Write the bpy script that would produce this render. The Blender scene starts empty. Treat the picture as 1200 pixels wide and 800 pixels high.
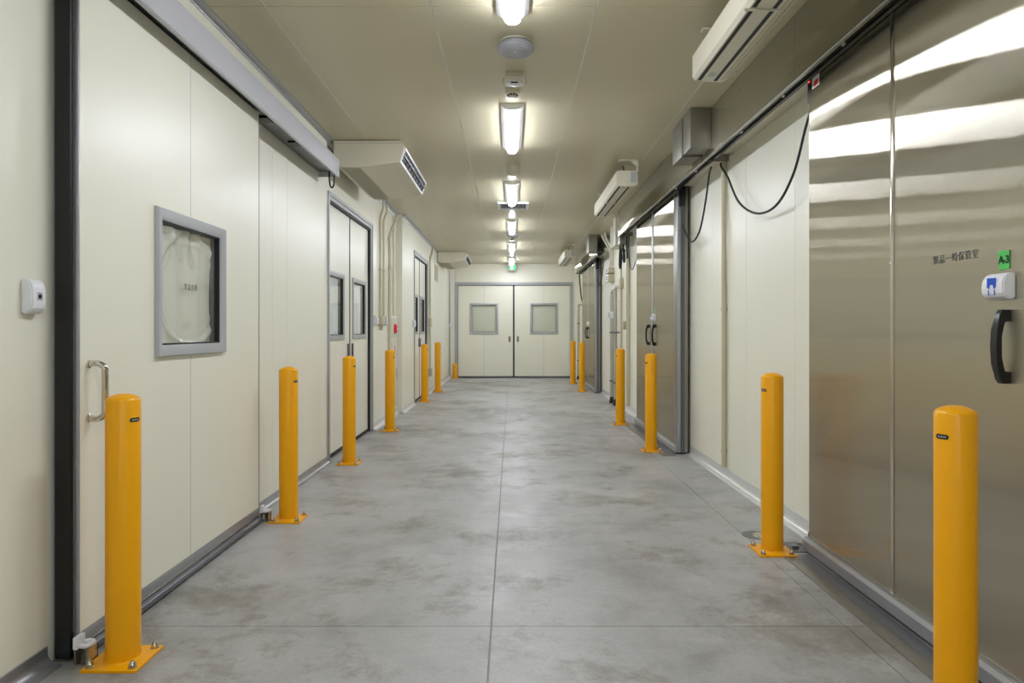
import bpy, bmesh, math
from mathutils import Vector, Matrix

# ------------------------------------------------------------------ camera, world, exposure
SC = bpy.context.scene
COL = SC.collection
FPX, VX, VY, EYE = 800.0, 599.5, 387.0, 1.05        # focal length in pixels, vanishing point, eye height
cam_d = bpy.data.cameras.new('camera')
cam_d.sensor_width = 36.0
cam_d.lens = 24.0
cam_d.shift_x = (600.0 - VX) / 1200.0
cam_d.shift_y = (VY - 400.0) / 1200.0
cam_d.clip_start = 0.02
cam = bpy.data.objects.new('camera', cam_d)
COL.objects.link(cam)
cam.location = (0, 0, EYE)
cam.rotation_euler = (math.pi / 2, 0, 0)
SC.camera = cam
w = bpy.data.worlds.new('world')
SC.world = w
w.use_nodes = True
w.node_tree.nodes['Background'].inputs[0].default_value = (0.02, 0.02, 0.02, 1)
w.node_tree.nodes['Background'].inputs[1].default_value = 0.0
SC.view_settings.view_transform = 'Standard'
SC.view_settings.look = 'None'
SC.view_settings.gamma = 1.0
SC.view_settings.use_curve_mapping = False
SC.view_settings.exposure = 0.0
LAMP_STRENGTH = 79.0

# ------------------------------------------------------------------ materials
def lin(r, g, b):
    def f(c):
        c /= 255.0
        return c / 12.92 if c <= 0.04045 else ((c + 0.055) / 1.055) ** 2.4
    return (f(r), f(g), f(b), 1.0)

def newmat(name):
    m = bpy.data.materials.new(name)
    m.use_nodes = True
    return m, m.node_tree.nodes, m.node_tree.links, m.node_tree.nodes['Principled BSDF']

def pmat(name, col, rough=0.5, metal=0.0, var=0.0, scale=6.0, bump=0.0, bscale=200.0, coat=0.0, spec=0.5):
    m, n, l, p = newmat(name)
    p.inputs['Base Color'].default_value = col
    p.inputs['Roughness'].default_value = rough
    p.inputs['Metallic'].default_value = metal
    p.inputs['Coat Weight'].default_value = coat
    p.inputs['Coat Roughness'].default_value = 0.08
    p.inputs['Specular IOR Level'].default_value = spec
    if var or bump:
        geo = n.new('ShaderNodeNewGeometry')
    if var:
        t = n.new('ShaderNodeTexNoise'); t.inputs['Scale'].default_value = scale; t.inputs['Detail'].default_value = 4
        l.new(geo.outputs['Position'], t.inputs['Vector'])
        mx = n.new('ShaderNodeMix'); mx.data_type = 'RGBA'
        mx.inputs['A'].default_value = tuple(c * (1 - var) for c in col[:3]) + (1,)
        mx.inputs['B'].default_value = tuple(min(1, c * (1 + var)) for c in col[:3]) + (1,)
        l.new(t.outputs['Fac'], mx.inputs['Factor'])
        l.new(mx.outputs['Result'], p.inputs['Base Color'])
    if bump:
        t2 = n.new('ShaderNodeTexNoise'); t2.inputs['Scale'].default_value = bscale
        l.new(geo.outputs['Position'], t2.inputs['Vector'])
        b = n.new('ShaderNodeBump'); b.inputs['Strength'].default_value = bump; b.inputs['Distance'].default_value = 0.002
        l.new(t2.outputs['Fac'], b.inputs['Height']); l.new(b.outputs['Normal'], p.inputs['Normal'])
    return m

IVORY = lin(238, 235, 217)
M = {}
M['panel'] = pmat('ivory_panel', IVORY, 0.33, var=0.015, scale=2.0, bump=0.015, bscale=350)
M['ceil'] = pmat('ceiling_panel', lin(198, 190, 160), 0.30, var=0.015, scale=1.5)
M['joint'] = pmat('joint_sealant', lin(240, 238, 230), 0.5, var=0.03)
M['seam'] = pmat('seam_grey', lin(150, 148, 138), 0.5, var=0.03)  # grey of the strips set in the far door's leaf seams
M['alu'] = pmat('aluminium', lin(176, 177, 180), 0.38, 0.75, var=0.03, scale=30)
M['aludark'] = pmat('anodised_dark', lin(116, 117, 120), 0.36, 0.7, var=0.04, scale=30)
M['cover'] = pmat('silver_cover', lin(196, 196, 200), 0.42, 0.15, var=0.02, scale=8)
M['grey'] = pmat('grey_frame_paint', lin(178, 180, 181), 0.40, 0.15, var=0.03, scale=20)
M['rubber'] = pmat('black_rubber', lin(13, 13, 14), 0.55, var=0.15, scale=15)
M['gasket'] = pmat('grey_gasket', lin(92, 94, 98), 0.35, var=0.08, scale=20)
M['black'] = pmat('black_plastic', lin(20, 20, 21), 0.32, var=0.1, scale=40)
M['cable'] = pmat('black_cable', lin(22, 22, 22), 0.45, var=0.1, scale=60)
M['white'] = pmat('white_plastic', lin(232, 232, 234), 0.32, var=0.01, scale=30)
M['cream'] = pmat('cream_enamel', lin(216, 210, 190), 0.35, var=0.012, scale=10)
M['beige'] = pmat('beige_conduit', lin(200, 193, 162), 0.42, var=0.03, scale=20)
M['pipe'] = pmat('grey_pipe_lagging', lin(178, 176, 164), 0.36, 0.45, var=0.06, scale=12)
M['chrome'] = pmat('polished_steel', lin(205, 200, 190), 0.14, 1.0, var=0.03, scale=20)
M['bolt'] = pmat('zinc_bolt', lin(190, 186, 176), 0.25, 1.0, var=0.06, scale=90)
M['yellow'] = pmat('yellow_enamel', lin(240, 168, 0), 0.34, var=0.03, scale=3.0, bump=0.02, bscale=120, coat=0.05, spec=0.3)
M['slot'] = pmat('dark_slot', lin(18, 18, 18), 0.6, var=0.1)
M['grille'] = pmat('beige_grille', lin(176, 170, 148), 0.5, var=0.04, scale=60)
M['label'] = pmat('printed_label', lin(176, 182, 186), 0.4, var=0.06, scale=60)
M['ink'] = pmat('dark_ink', lin(70, 72, 74), 0.6, var=0.05, scale=80)
M['blackink'] = pmat('marker_ink', lin(16, 18, 18), 0.6, var=0.05, scale=80)
M['blue'] = pmat('blue_print', lin(20, 80, 200), 0.4, var=0.04, scale=80)
M['tape'] = pmat('green_tape', lin(80, 200, 90), 0.35, var=0.08, scale=60)
M['red'] = pmat('red_print', lin(226, 60, 36), 0.4, var=0.05, scale=80)
M['redlamp'] = pmat('red_lamp_lens', lin(226, 24, 40), 0.2, var=0.03, scale=60)
M['exit'] = pmat('green_print', lin(24, 160, 96), 0.4, var=0.05, scale=80)
M['steelplain'] = pmat('steel_plate', lin(150, 147, 138), 0.35, 0.85, var=0.08, scale=14)
M['dome'] = pmat('grey_speaker', lin(176, 176, 182), 0.4, var=0.02, scale=30)
M['film'] = pmat('plastic_film', lin(244, 240, 226), 0.10, var=0.01, scale=10)
M['interior'] = pmat('white_interior', lin(205, 204, 196), 0.6, var=0.01, scale=5)
M['covewhite'] = pmat('pale_satin_cove', lin(218, 218, 215), 0.28, 0.3, var=0.02, scale=20)
M['channel'] = pmat('white_channel', lin(238, 238, 236), 0.35, var=0.01, scale=20)

def emis(name, col, s):
    m, n, l, p = newmat(name)
    p.inputs['Base Color'].default_value = (0.8, 0.8, 0.8, 1)
    p.inputs['Emission Color'].default_value = col
    p.inputs['Emission Strength'].default_value = s
    return m
M['lamp'] = emis('lamp_lens', (0.95, 1.0, 1.12, 1), LAMP_STRENGTH)
M['exitlit'] = emis('exit_sign_face', lin(240, 255, 246), 0.9)
M['exitgreen'] = emis('exit_sign_green', lin(30, 200, 110), 0.7)
M['exitgreen'].node_tree.nodes['Principled BSDF'].inputs['Base Color'].default_value = lin(24, 160, 96)
M['litroom'] = emis('lit_room_behind_pane', (1.0, 0.99, 0.95, 1), 0.30)
M['led'] = emis('red_indicator', lin(255, 40, 40), 3.0)

def glass_mat():
    m, n, l, p = newmat('clear_pane')
    n.remove(p)
    out = n['Material Output']
    tr = n.new('ShaderNodeBsdfTransparent'); tr.inputs[0].default_value = (0.94, 0.95, 0.94, 1)
    gl = n.new('ShaderNodeBsdfGlossy'); gl.inputs['Roughness'].default_value = 0.03
    lw = n.new('ShaderNodeLayerWeight'); lw.inputs[0].default_value = 0.5
    pw = n.new('ShaderNodeMath'); pw.operation = 'POWER'; pw.inputs[1].default_value = 4.0
    l.new(lw.outputs['Facing'], pw.inputs[0])
    fr = n.new('ShaderNodeMath'); fr.operation = 'MULTIPLY_ADD'; fr.inputs[1].default_value = 0.7; fr.inputs[2].default_value = 0.03
    l.new(pw.outputs[0], fr.inputs[0])
    mx = n.new('ShaderNodeMixShader')
    l.new(fr.outputs[0], mx.inputs[0]); l.new(tr.outputs[0], mx.inputs[1]); l.new(gl.outputs[0], mx.inputs[2])
    l.new(mx.outputs[0], out.inputs[0])
    return m
M['glass'] = glass_mat()

def steel_mat(name, col, wav=0.003):
    """brushed sheet: mirror streaks drawn out along the brushing direction, plus a little clear reflection"""
    m, n, l, p = newmat(name)
    n.remove(p)
    out = n['Material Output']
    geo = n.new('ShaderNodeNewGeometry')
    mp = n.new('ShaderNodeMapping'); mp.inputs['Scale'].default_value = (0.9, 0.9, 0.55)
    l.new(geo.outputs['Position'], mp.inputs['Vector'])
    nz = n.new('ShaderNodeTexNoise'); nz.inputs['Scale'].default_value = 1.3; nz.inputs['Detail'].default_value = 1.0
    l.new(mp.outputs[0], nz.inputs['Vector'])
    bp = n.new('ShaderNodeBump'); bp.inputs['Strength'].default_value = wav; bp.inputs['Distance'].default_value = 0.006
    l.new(nz.outputs['Fac'], bp.inputs['Height'])
    tan = n.new('ShaderNodeCombineXYZ'); tan.inputs[2].default_value = 1.0
    g1 = n.new('ShaderNodeBsdfAnisotropic'); g1.inputs['Color'].default_value = col
    g1.inputs['Roughness'].default_value = 0.12; g1.inputs['Anisotropy'].default_value = 0.945
    g2 = n.new('ShaderNodeBsdfAnisotropic'); g2.inputs['Color'].default_value = col
    g2.inputs['Roughness'].default_value = 0.10; g2.inputs['Anisotropy'].default_value = 0.5
    df = n.new('ShaderNodeBsdfDiffuse'); df.inputs[0].default_value = lin(150, 143, 122)
    for g in (g1, g2):
        l.new(tan.outputs[0], g.inputs['Tangent']); l.new(bp.outputs[0], g.inputs['Normal'])
    a = n.new('ShaderNodeMixShader'); a.inputs[0].default_value = 0.06
    l.new(g1.outputs[0], a.inputs[1]); l.new(g2.outputs[0], a.inputs[2])
    b = n.new('ShaderNodeMixShader'); b.inputs[0].default_value = 0.12
    l.new(a.outputs[0], b.inputs[1]); l.new(df.outputs[0], b.inputs[2])
    l.new(b.outputs[0], out.inputs[0])
    return m
M['steel'] = steel_mat('brushed_steel', lin(196, 190, 174))
M['steelcover'] = steel_mat('satin_steel_cover', lin(188, 184, 170), 0.12)

def concrete_mat():
    m, n, l, p = newmat('concrete')
    geo = n.new('ShaderNodeNewGeometry')
    def noise(sx, sy, scale, det, rough=0.55, dist=0.0):
        mp = n.new('ShaderNodeMapping'); mp.inputs['Scale'].default_value = (sx, sy, 1)
        l.new(geo.outputs['Position'], mp.inputs['Vector'])
        t = n.new('ShaderNodeTexNoise'); t.inputs['Scale'].default_value = scale
        t.inputs['Detail'].default_value = det; t.inputs['Roughness'].default_value = rough
        t.inputs['Distortion'].default_value = dist
        l.new(mp.outputs[0], t.inputs['Vector'])
        return t.outputs['Fac']
    def ramp(src, pts):
        r = n.new('ShaderNodeValToRGB')
        e = r.color_ramp.elements
        e[0].position, e[0].color = pts[0]
        e[1].position, e[1].color = pts[-1]
        for pos, c in pts[1:-1]:
            q = e.new(pos); q.color = c
        l.new(src, r.inputs[0])
        return r.outputs[0]
    def mul(a, b, fac=1.0, mode='MULTIPLY'):
        mx = n.new('ShaderNodeMix'); mx.data_type = 'RGBA'; mx.blend_type = mode
        mx.inputs['Factor'].default_value = fac
        l.new(a, mx.inputs['A']); l.new(b, mx.inputs['B'])
        return mx.outputs['Result']
    g = lambda v: (v, v, v, 1)
    big = ramp(noise(1, 0.8, 0.8, 7, 0.64, 0.1), [(0.34, lin(134, 132, 126)), (0.47, lin(164, 163, 159)), (0.70, lin(179, 179, 177))])
    trow = ramp(noise(0.85, 1.15, 2.6, 10, 0.74, 0.0), [(0.36, g(0.82)), (0.47, g(0.98)), (0.64, g(1.07))])
    fine = ramp(noise(1, 1, 70, 4), [(0.3, g(0.93)), (0.7, g(1.05))])
    stain = ramp(noise(0.9, 0.9, 1.5, 10, 0.76, 0.15), [(0.52, (1, 1, 1, 1)), (0.58, lin(228, 224, 216)), (0.70, lin(192, 187, 176))])
    pale = ramp(noise(0.8, 1.2, 8.0, 8, 0.7, 0.0), [(0.58, g(1.0)), (0.64, g(1.08))])
    c = mul(mul(mul(mul(big, trow), fine), stain), pale)
    l.new(c, p.inputs['Base Color'])
    rr = ramp(noise(1, 1, 3.0, 5, 0.6, 0.5), [(0.3, g(0.34)), (0.7, g(0.55))])
    l.new(rr, p.inputs['Roughness'])
    p.inputs['Specular IOR Level'].default_value = 0.45
    bp = n.new('ShaderNodeBump'); bp.inputs['Strength'].default_value = 0.08; bp.inputs['Distance'].default_value = 0.004
    l.new(noise(1, 1, 24, 6), bp.inputs['Height']); l.new(bp.outputs[0], p.inputs['Normal'])
    return m
M['concrete'] = concrete_mat()
M['floorjoint'] = pmat('floor_joint_filler', lin(150, 142, 128), 0.7, var=0.1, scale=12)

# ------------------------------------------------------------------ mesh helpers
def B():
    return bmesh.new()

def LW(plane):      # surface of the wall at negative X, facing the corridor: u along Y, v up, w out of the wall
    return lambda u, v, w: Vector((plane + w, u, v))
def RW(plane):      # surface of the wall at positive X
    return lambda u, v, w: Vector((plane - w, u, v))
def EW(plane):      # surface of the far wall
    return lambda u, v, w: Vector((u, plane - w, v))
ID = lambda u, v, w: Vector((u, v, w))

def box(bm, x0, x1, y0, y1, z0, z1, bev=0.0, mp=ID, seg=2):
    P = [mp(x, y, z) for z in (z0, z1) for y in (y0, y1) for x in (x0, x1)]
    v = [bm.verts.new(p) for p in P]
    fs = [bm.faces.new([v[i] for i in q]) for q in ((0, 2, 3, 1), (4, 5, 7, 6), (0, 1, 5, 4), (2, 6, 7, 3), (0, 4, 6, 2), (1, 3, 7, 5))]
    if bev:
        es = list({e for f in fs for e in f.edges})
        bmesh.ops.bevel(bm, geom=es, offset=bev, segments=seg, affect='EDGES', profile=0.6)
    return bm

def prism(bm, pts, a0, a1, mp):
    """closed outline pts (p,q) swept from a0 to a1; mp(p,q,a) -> point"""
    lo = [bm.verts.new(mp(p, q, a0)) for p, q in pts]
    hi = [bm.verts.new(mp(p, q, a1)) for p, q in pts]
    n = len(pts)
    for i in range(n):
        j = (i + 1) % n
        bm.faces.new((lo[i], lo[j], hi[j], hi[i]))
    bm.faces.new(lo[::-1]); bm.faces.new(hi)
    return bm
XZ = lambda p, q, a: Vector((p, a, q))      # outline in XZ, swept along Y

def rings(bm, rects, mp, close_last=False):
    """loft of rectangles (u0,u1,v0,v1,w)"""
    prev = None
    for (u0, u1, v0, v1, ww) in rects:
        cur = [bm.verts.new(mp(u, v, ww)) for u, v in ((u0, v0), (u1, v0), (u1, v1), (u0, v1))]
        if prev:
            for i in range(4):
                j = (i + 1) % 4
                bm.faces.new((prev[i], prev[j], cur[j], cur[i]))
        prev = cur
    if close_last:
        bm.faces.new(prev)
    return bm

def lathe(bm, prof, c=(0, 0, 0), n=24, axis='Z', cap=True):
    """profile (r, h) turned about an axis through c"""
    rot = {'Z': lambda x, y, z: (x, y, z), 'X': lambda x, y, z: (z, x, y), 'Y': lambda x, y, z: (x, z, y)}[axis]
    rows = []
    for r, h in prof:
        if r < 1e-6:
            rows.append([bm.verts.new(Vector(c) + Vector(rot(0, 0, h)))])
        else:
            rows.append([bm.verts.new(Vector(c) + Vector(rot(r * math.cos(2 * math.pi * k / n), r * math.sin(2 * math.pi * k / n), h))) for k in range(n)])
    for a, b in zip(rows, rows[1:]):
        for k in range(n):
            j = (k + 1) % n
            if len(a) == 1 and len(b) == 1:
                continue
            if len(a) == 1:
                bm.faces.new((a[0], b[k], b[j]))
            elif len(b) == 1:
                bm.faces.new((a[k], a[j], b[0]))
            else:
                bm.faces.new((a[k], a[j], b[j], b[k]))
    if cap:
        for row in (rows[0], rows[-1]):
            if len(row) > 1:
                bm.faces.new(row)
    return bm

def smooth_path(pts, sub=6):
    pts = [Vector(p) for p in pts]
    if len(pts) < 3:
        return pts
    out = []
    for i in range(len(pts) - 1):
        p0 = pts[max(i - 1, 0)]; p1 = pts[i]; p2 = pts[i + 1]; p3 = pts[min(i + 2, len(pts) - 1)]
        for k in range(sub):
            t = k / sub
            out.append(0.5 * ((2 * p1) + (p2 - p0) * t + (2 * p0 - 5 * p1 + 4 * p2 - p3) * t * t + (3 * p1 - p0 - 3 * p2 + p3) * t ** 3))
    out.append(pts[-1])
    return out

def tube(bm, pts, r, n=10, ry=None):
    pts = [Vector(p) for p in pts]
    rows = []
    up = None
    for i, p in enumerate(pts):
        d = (pts[min(i + 1, len(pts) - 1)] - pts[max(i - 1, 0)]).normalized()
        if up is None:
            up = Vector((0, 0, 1)) if abs(d.z) < 0.9 else Vector((1, 0, 0))
        s = d.cross(up).normalized(); up = s.cross(d).normalized()
        rows.append([bm.verts.new(p + s * (r * math.cos(2 * math.pi * k / n)) + up * ((ry or r) * math.sin(2 * math.pi * k / n))) for k in range(n)])
    for a, b in zip(rows, rows[1:]):
        for k in range(n):
            bm.faces.new((a[k], a[(k + 1) % n], b[(k + 1) % n], b[k]))
    bm.faces.new(rows[0][::-1]); bm.faces.new(rows[-1])
    return bm

def root_loc(p):
    v = Vector((0, 0, 0))
    while p is not None:
        v += p.location; p = p.parent
    return v

def obj(name, bm, mat, parent=None, smooth=30):
    """one bmesh in world coordinates -> one object"""
    bmesh.ops.recalc_face_normals(bm, faces=bm.faces)
    me = bpy.data.meshes.new(name)
    bm.to_mesh(me); bm.free()
    if smooth:
        me.polygons.foreach_set('use_smooth', [True] * len(me.polygons))
        me.set_sharp_from_angle(angle=math.radians(smooth))
    me.materials.append(M[mat])
    o = bpy.data.objects.new(name, me)
    COL.objects.link(o)
    xs = [v.co for v in me.vertices]
    if parent is None:
        c = Vector(((min(v.x for v in xs) + max(v.x for v in xs)) / 2, (min(v.y for v in xs) + max(v.y for v in xs)) / 2, min(v.z for v in xs)))
        me.transform(Matrix.Translation(-c)); o.location = c
    else:
        me.transform(Matrix.Translation(-root_loc(parent)))
        o.parent = parent
    return o

def tag(o, label, cat, group=None, kind=None):
    o['label'] = label
    o['category'] = cat
    if group: o['group'] = group
    if kind: o['kind'] = kind
    return o

def thing(name, label, cat, loc, group=None, kind=None):
    e = bpy.data.objects.new(name, None)
    e.empty_display_size = 0.1
    COL.objects.link(e)
    e.location = loc
    return tag(e, label, cat, group, kind)

def dup(root, loc, label, rz=0.0):
    r = root.copy(); COL.objects.link(r); r.location = loc; r.rotation_euler = (0, 0, rz); r['label'] = label
    for ch in list(root.children):
        c = ch.copy(); COL.objects.link(c); c.parent = r
        for g in ch.children:
            d = g.copy(); COL.objects.link(d); d.parent = c
    return r

def text(name, s, size, mat, parent, origin, xdir, ydir, extrude=0.0004, align='CENTER', spacing=1.0, bold=0.0):
    cu = bpy.data.curves.new(name, 'FONT')
    cu.body = s; cu.size = size; cu.extrude = extrude; cu.align_x = align; cu.align_y = 'CENTER'; cu.resolution_u = 3
    cu.space_character = spacing; cu.offset = bold
    t = bpy.data.objects.new('tmp', cu); COL.objects.link(t)
    dg = bpy.context.evaluated_depsgraph_get()
    me = bpy.data.meshes.new_from_object(t.evaluated_get(dg))
    bpy.data.objects.remove(t); bpy.data.curves.remove(cu)
    X = Vector(xdir).normalized(); Y = Vector(ydir).normalized(); Z = X.cross(Y)
    m = Matrix((X, Y, Z)).transposed().to_4x4(); m.translation = Vector(origin) - root_loc(parent)
    me.transform(m)
    me.materials.clear(); me.materials.append(M[mat])
    o = bpy.data.objects.new(name, me); COL.objects.link(o); o.parent = parent
    return o

def atX(px, py, X):
    d = X * FPX / (px - VX)
    return Vector((X, d, EYE - (py - VY) / FPX * d))
def atY(px, py, d):
    return Vector(((px - VX) / FPX * d, d, EYE - (py - VY) / FPX * d))

# ------------------------------------------------------------------ the room shell
XL, XB, XR, YE, YB, ZC = -1.46, -1.385, 1.52, 15.10, -6.0, 2.52
STRUCT = 'structure'
def struct(name, label, cat, loc=(0, 0, 0)):
    return thing(name, label, cat, loc, kind=STRUCT)

# floor: slabs with saw-cut joints
fl = obj('floor', box(B(), -1.75, 1.75, YB - 0.1, YE + 0.1, -0.12, -0.012), 'floorjoint')
tag(fl, 'smooth grey concrete corridor floor with saw-cut joints', 'floor', kind=STRUCT)
GX = (0.0, 0.0035, 0.0014, 0.0); gy = 0.0016
xs = [-1.72, -0.0717, 1.187, 1.72]
ys = [YB, -2.9, 2.424, 7.75, YE + 0.05]
for i in range(3):
    for j in range(4):
        bm = B()
        box(bm, xs[i] + GX[i], xs[i + 1] - GX[i + 1], ys[j] + gy * (j not in (0, 3)), ys[j + 1] - gy * (j not in (2, 3)), -0.02, 0.0)
        obj('slab', bm, 'concrete', fl)
obj('slab_bed', box(B(), -1.72, 1.72, YB, YE, -0.02, -0.0035), 'floorjoint', fl)

# ceiling panels
ce = obj('ceiling', box(B(), -1.75, 1.75, YB - 0.1, YE + 0.1, ZC + 0.05, ZC + 0.15), 'panel')
tag(ce, 'flat ivory metal panel ceiling with thin sealed joints', 'ceiling', kind=STRUCT)
obj('joint_sealant', box(B(), -1.72, 1.72, YB, YE, ZC + 0.0025, ZC + 0.05), 'joint', ce)
cx = [-1.72, -1.12, -0.365, 0.387, 1.13, 1.72]
cy = [YB, -2.9, 3.10, 9.10, YE]
for i in range(5):
    for j in range(4):
        obj('panel', box(B(), cx[i] + 0.004, cx[i + 1] - 0.004, cy[j] + 0.002, cy[j + 1] - 0.002, ZC, ZC + 0.02), 'ceil', ce)

def panels(parent, mp, spans, v0=0.0, v1=ZC, th=0.07, mat='panel'):
    for a, b in spans:
        obj('panel', box(B(), a + 0.0016, b - 0.0016, v0, v1, -th, 0.0, 0.0012, mp, 1), mat, parent)
def spans(*ys):
    return list(zip(ys[:-1], ys[1:]))

# wall at negative X, with the recess of the framed double door and the thicker stretch beyond it
wl = obj('wall_left', box(B(), -1.72, -1.56, YB, YE, 0, ZC), 'interior')
tag(wl, 'ivory insulated panel wall with viewing-window doors and fire cabinet', 'wall', kind=STRUCT)
mpL, mpB = LW(XL), LW(XB)
D2a, D2b, D2h = 5.44, 7.10, 2.16
panels(wl, mpL, spans(YB, -4.5, -3.0, -1.5, 0.0, 1.05, 2.30, 3.25, 4.166, 4.44, D2a), th=0.10)
panels(wl, mpL, [(D2a, D2b)], v0=D2h, th=0.10)
panels(wl, mpL, spans(D2b, 7.86, 8.66), th=0.10)
obj('panel', box(B(), D2a, D2b, 0, D2h, -0.10, -0.085, 0, mpL), 'interior', wl)
D3a, D3b, D3h = 9.70, 11.20, 2.19
panels(wl, mpB, [(8.65, D3a)], th=0.175)
panels(wl, mpB, [(D3a, D3b)], v0=D3h, th=0.175)
panels(wl, mpB, spans(D3b, 12.2, 13.6, YE), th=0.175)
obj('panel', box(B(), D3a, D3b, 0, D3h, -0.175, -0.085, 0, mpB), 'interior', wl)

panels(wl, LW(-1.415), spans(YB, -3.0, 0.0, 1.50, 3.06, 3.818, 4.08, 4.36, 5.24), v0=2.337, th=0.06)

# wall at positive X
wr = obj('wall_right', box(B(), 1.60, 1.72, YB, YE, 0, ZC), 'interior')
tag(wr, 'ivory insulated panel wall carrying the brushed steel sliding doors', 'wall', kind=STRUCT)
panels(wr, RW(XR), spans(*([YB] + [round(3.66 + 0.76 * k, 3) for k in range(-12, 15)] + [YE])), th=0.08)

# end walls
we = obj('wall_back', box(B(), -1.72, 1.72, YE + 0.12, YE + 0.22, 0, ZC), 'interior')
tag(we, 'ivory panel wall closing the corridor around the double door', 'wall', kind=STRUCT)
E0, E1, EH = -1.25, 1.355, 2.115
panels(we, EW(YE), [(XB - 0.1, E0), (E1, 1.6)], th=0.10)
panels(we, EW(YE), spans(E0, 0.05, E1), v0=EH, th=0.10)
wf = obj('wall_front', box(B(), -1.72, 1.72, YB - 0.1, YB, 0, ZC), 'panel')
tag(wf, 'plain ivory wall closing the corridor behind the viewpoint', 'wall', kind=STRUCT)

# coved skirting
def cove(z=0.08, out=0.05):
    pts = [(0, 0), (out, 0), (out, 0.006)]
    for k in range(1, 7):
        a = math.pi / 2 * k / 6
        pts.append((0.006 + (out - 0.006) * (1 - math.sin(a)), 0.006 + 0.032 * (1 - math.cos(a))))
    pts += [(0.006, z), (0, z)]
    return pts
def skirt(name, label, segs):
    e = struct(name, label, 'skirting')
    for mp, a0, a1, z, out, fin in segs:
        obj('skirting_length', prism(B(), cove(z, out), a0, a1, (lambda m: lambda p, q, a: m(a, q, p))(mp)), fin, e, smooth=40)
    return e
skirt('baseboard_left', 'metal coved skirting along the wall with viewing windows',
      [(mpL, YB, 2.14, 0.06, 0.05, 'alu'), (mpL, 3.74, D2a - 0.035, 0.055, 0.03, 'alu'), (mpL, D2b + 0.04, 8.65, 0.07, 0.05, 'covewhite'),
       (mpB, 8.62, D3a - 0.03, 0.07, 0.045, 'covewhite'), (mpB, D3b + 0.03, YE, 0.07, 0.045, 'covewhite')])
skirt('baseboard_right', 'metal coved skirting along the steel door wall',
      [(RW(XR), YB, 0.36, 0.08, 0.05, 'covewhite'), (RW(XR), 3.26, 5.76, 0.08, 0.05, 'covewhite'), (RW(XR), 7.73, 11.44, 0.08, 0.05, 'covewhite'), (RW(XR), 13.65, YE, 0.08, 0.05, 'covewhite')])
skirt('baseboard_back', 'short metal skirting in the corners beside the far double door',
      [(EW(YE), XB, E0 - 0.03, 0.07, 0.045, 'covewhite'), (EW(YE), E1 + 0.03, XR, 0.07, 0.045, 'covewhite')])

# corner trims along the ceiling
def corner_trim(name, label, X, a0, a1, s, d):
    pts = [(0, 0), (s, 0), (s, -0.008)]
    for k in range(1, 6):
        t = math.pi / 2 * k / 6
        pts.append((0.008 + (s - 0.008) * (1 - math.sin(t)), -0.008 - (d - 0.008) * (1 - math.cos(t))))
    pts += [(0.008, -d), (0, -d)]
    o = obj(name, prism(B(), pts, a0, a1, lambda p, q, a: Vector((X + p, a, ZC + q))), 'alu', smooth=40)
    tag(o, label, 'trim', kind=STRUCT)
corner_trim('trim_1', 'grey metal cove trim where the window door wall meets the ceiling', -1.415, YB, 5.245, 0.042, 0.022)
corner_trim('trim_4', 'grey metal cove trim between the air conditioner and fire cabinet', XL, 5.255, 8.64, 0.06, 0.05)
corner_trim('trim_2', 'grey metal cove trim above the thicker wall past the fire cabinet', XB, 8.66, YE - 0.02, 0.045, 0.035)
o = obj('trim_3', prism(B(), [(0, 0), (0.03, 0), (0.03, 0.006), (0.006, 0.03), (0, 0.03)], 0.07, ZC - 0.05, lambda p, q, a: Vector((XB + p, YE - q, a))), 'alu')
tag(o, 'silver vertical trim in the corner beside the far double door', 'trim', kind=STRUCT)

# ------------------------------------------------------------------ windows in doors
def window(parent, mp, u0, u1, v0, v1, fw=0.045, wrinkled=False, depth=0.05, back='film', fold=0.02):
    fr = obj('window_frame', rings(B(), [(u0, u1, v0, v1, 0), (u0, u1, v0, v1, 0.010),
                                          (u0 + .006, u1 - .006, v0 + .006, v1 - .006, fold),
                                          (u0 + fw * .6, u1 - fw * .6, v0 + fw * .6, v1 - fw * .6, fold * .9),
                                          (u0 + fw, u1 - fw, v0 + fw, v1 - fw, 0.008),
                                          (u0 + fw, u1 - fw, v0 + fw, v1 - fw, -0.004)], mp), 'grey', parent, smooth=50)
    i0, i1, j0, j1 = u0 + fw, u1 - fw, v0 + fw, v1 - fw
    obj('gasket', rings(B(), [(i0, i1, j0, j1, 0.004), (i0 + .006, i1 - .006, j0 + .006, j1 - .006, 0.004),
                              (i0 + .006, i1 - .006, j0 + .006, j1 - .006, -depth)], mp), 'rubber', fr)
    obj('pane', box(B(), i0 + .004, i1 - .004, j0 + .004, j1 - .004, -0.010, -0.006, 0, mp), 'glass', fr)
    bm = B()
    N = 60 if wrinkled else 2
    g = [[None] * (N + 1) for _ in range(N + 1)]
    for i in range(N + 1):
        for j in range(N + 1):
            s, t = i / N, j / N
            h = 0.0
            if wrinkled:     # puckered plastic sheet hanging loose inside the pane
                r = math.hypot((s - 0.62) / 0.58, (t - 0.48) / 0.52)
                h += 0.010 * math.exp(-((r - 0.95) / 0.06) ** 2)
                h += 0.006 * math.exp(-((r - 0.80) / 0.04) ** 2) * (0.5 + 0.5 * math.cos(5 * s + 2 * t))
                top = max(0.0, (t - 0.72) / 0.28)
                h += 0.012 * top * math.sin(18 * s + 9 * t * s) * math.exp(-((s - 0.55) / 0.30) ** 2)
                h += 0.003 * math.sin(9 * s + 1.5) * math.sin(4 * t)
            g[i][j] = bm.verts.new(mp(i0 + (i1 - i0) * s, j0 + (j1 - j0) * t, -depth * 0.8 + h))
    for i in range(N):
        for j in range(N):
            bm.faces.new((g[i][j], g[i + 1][j], g[i + 1][j + 1], g[i][j + 1]))
    obj('plastic_film' if wrinkled else 'inner_pane', bm, back, fr, smooth=80)
    return fr

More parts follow.
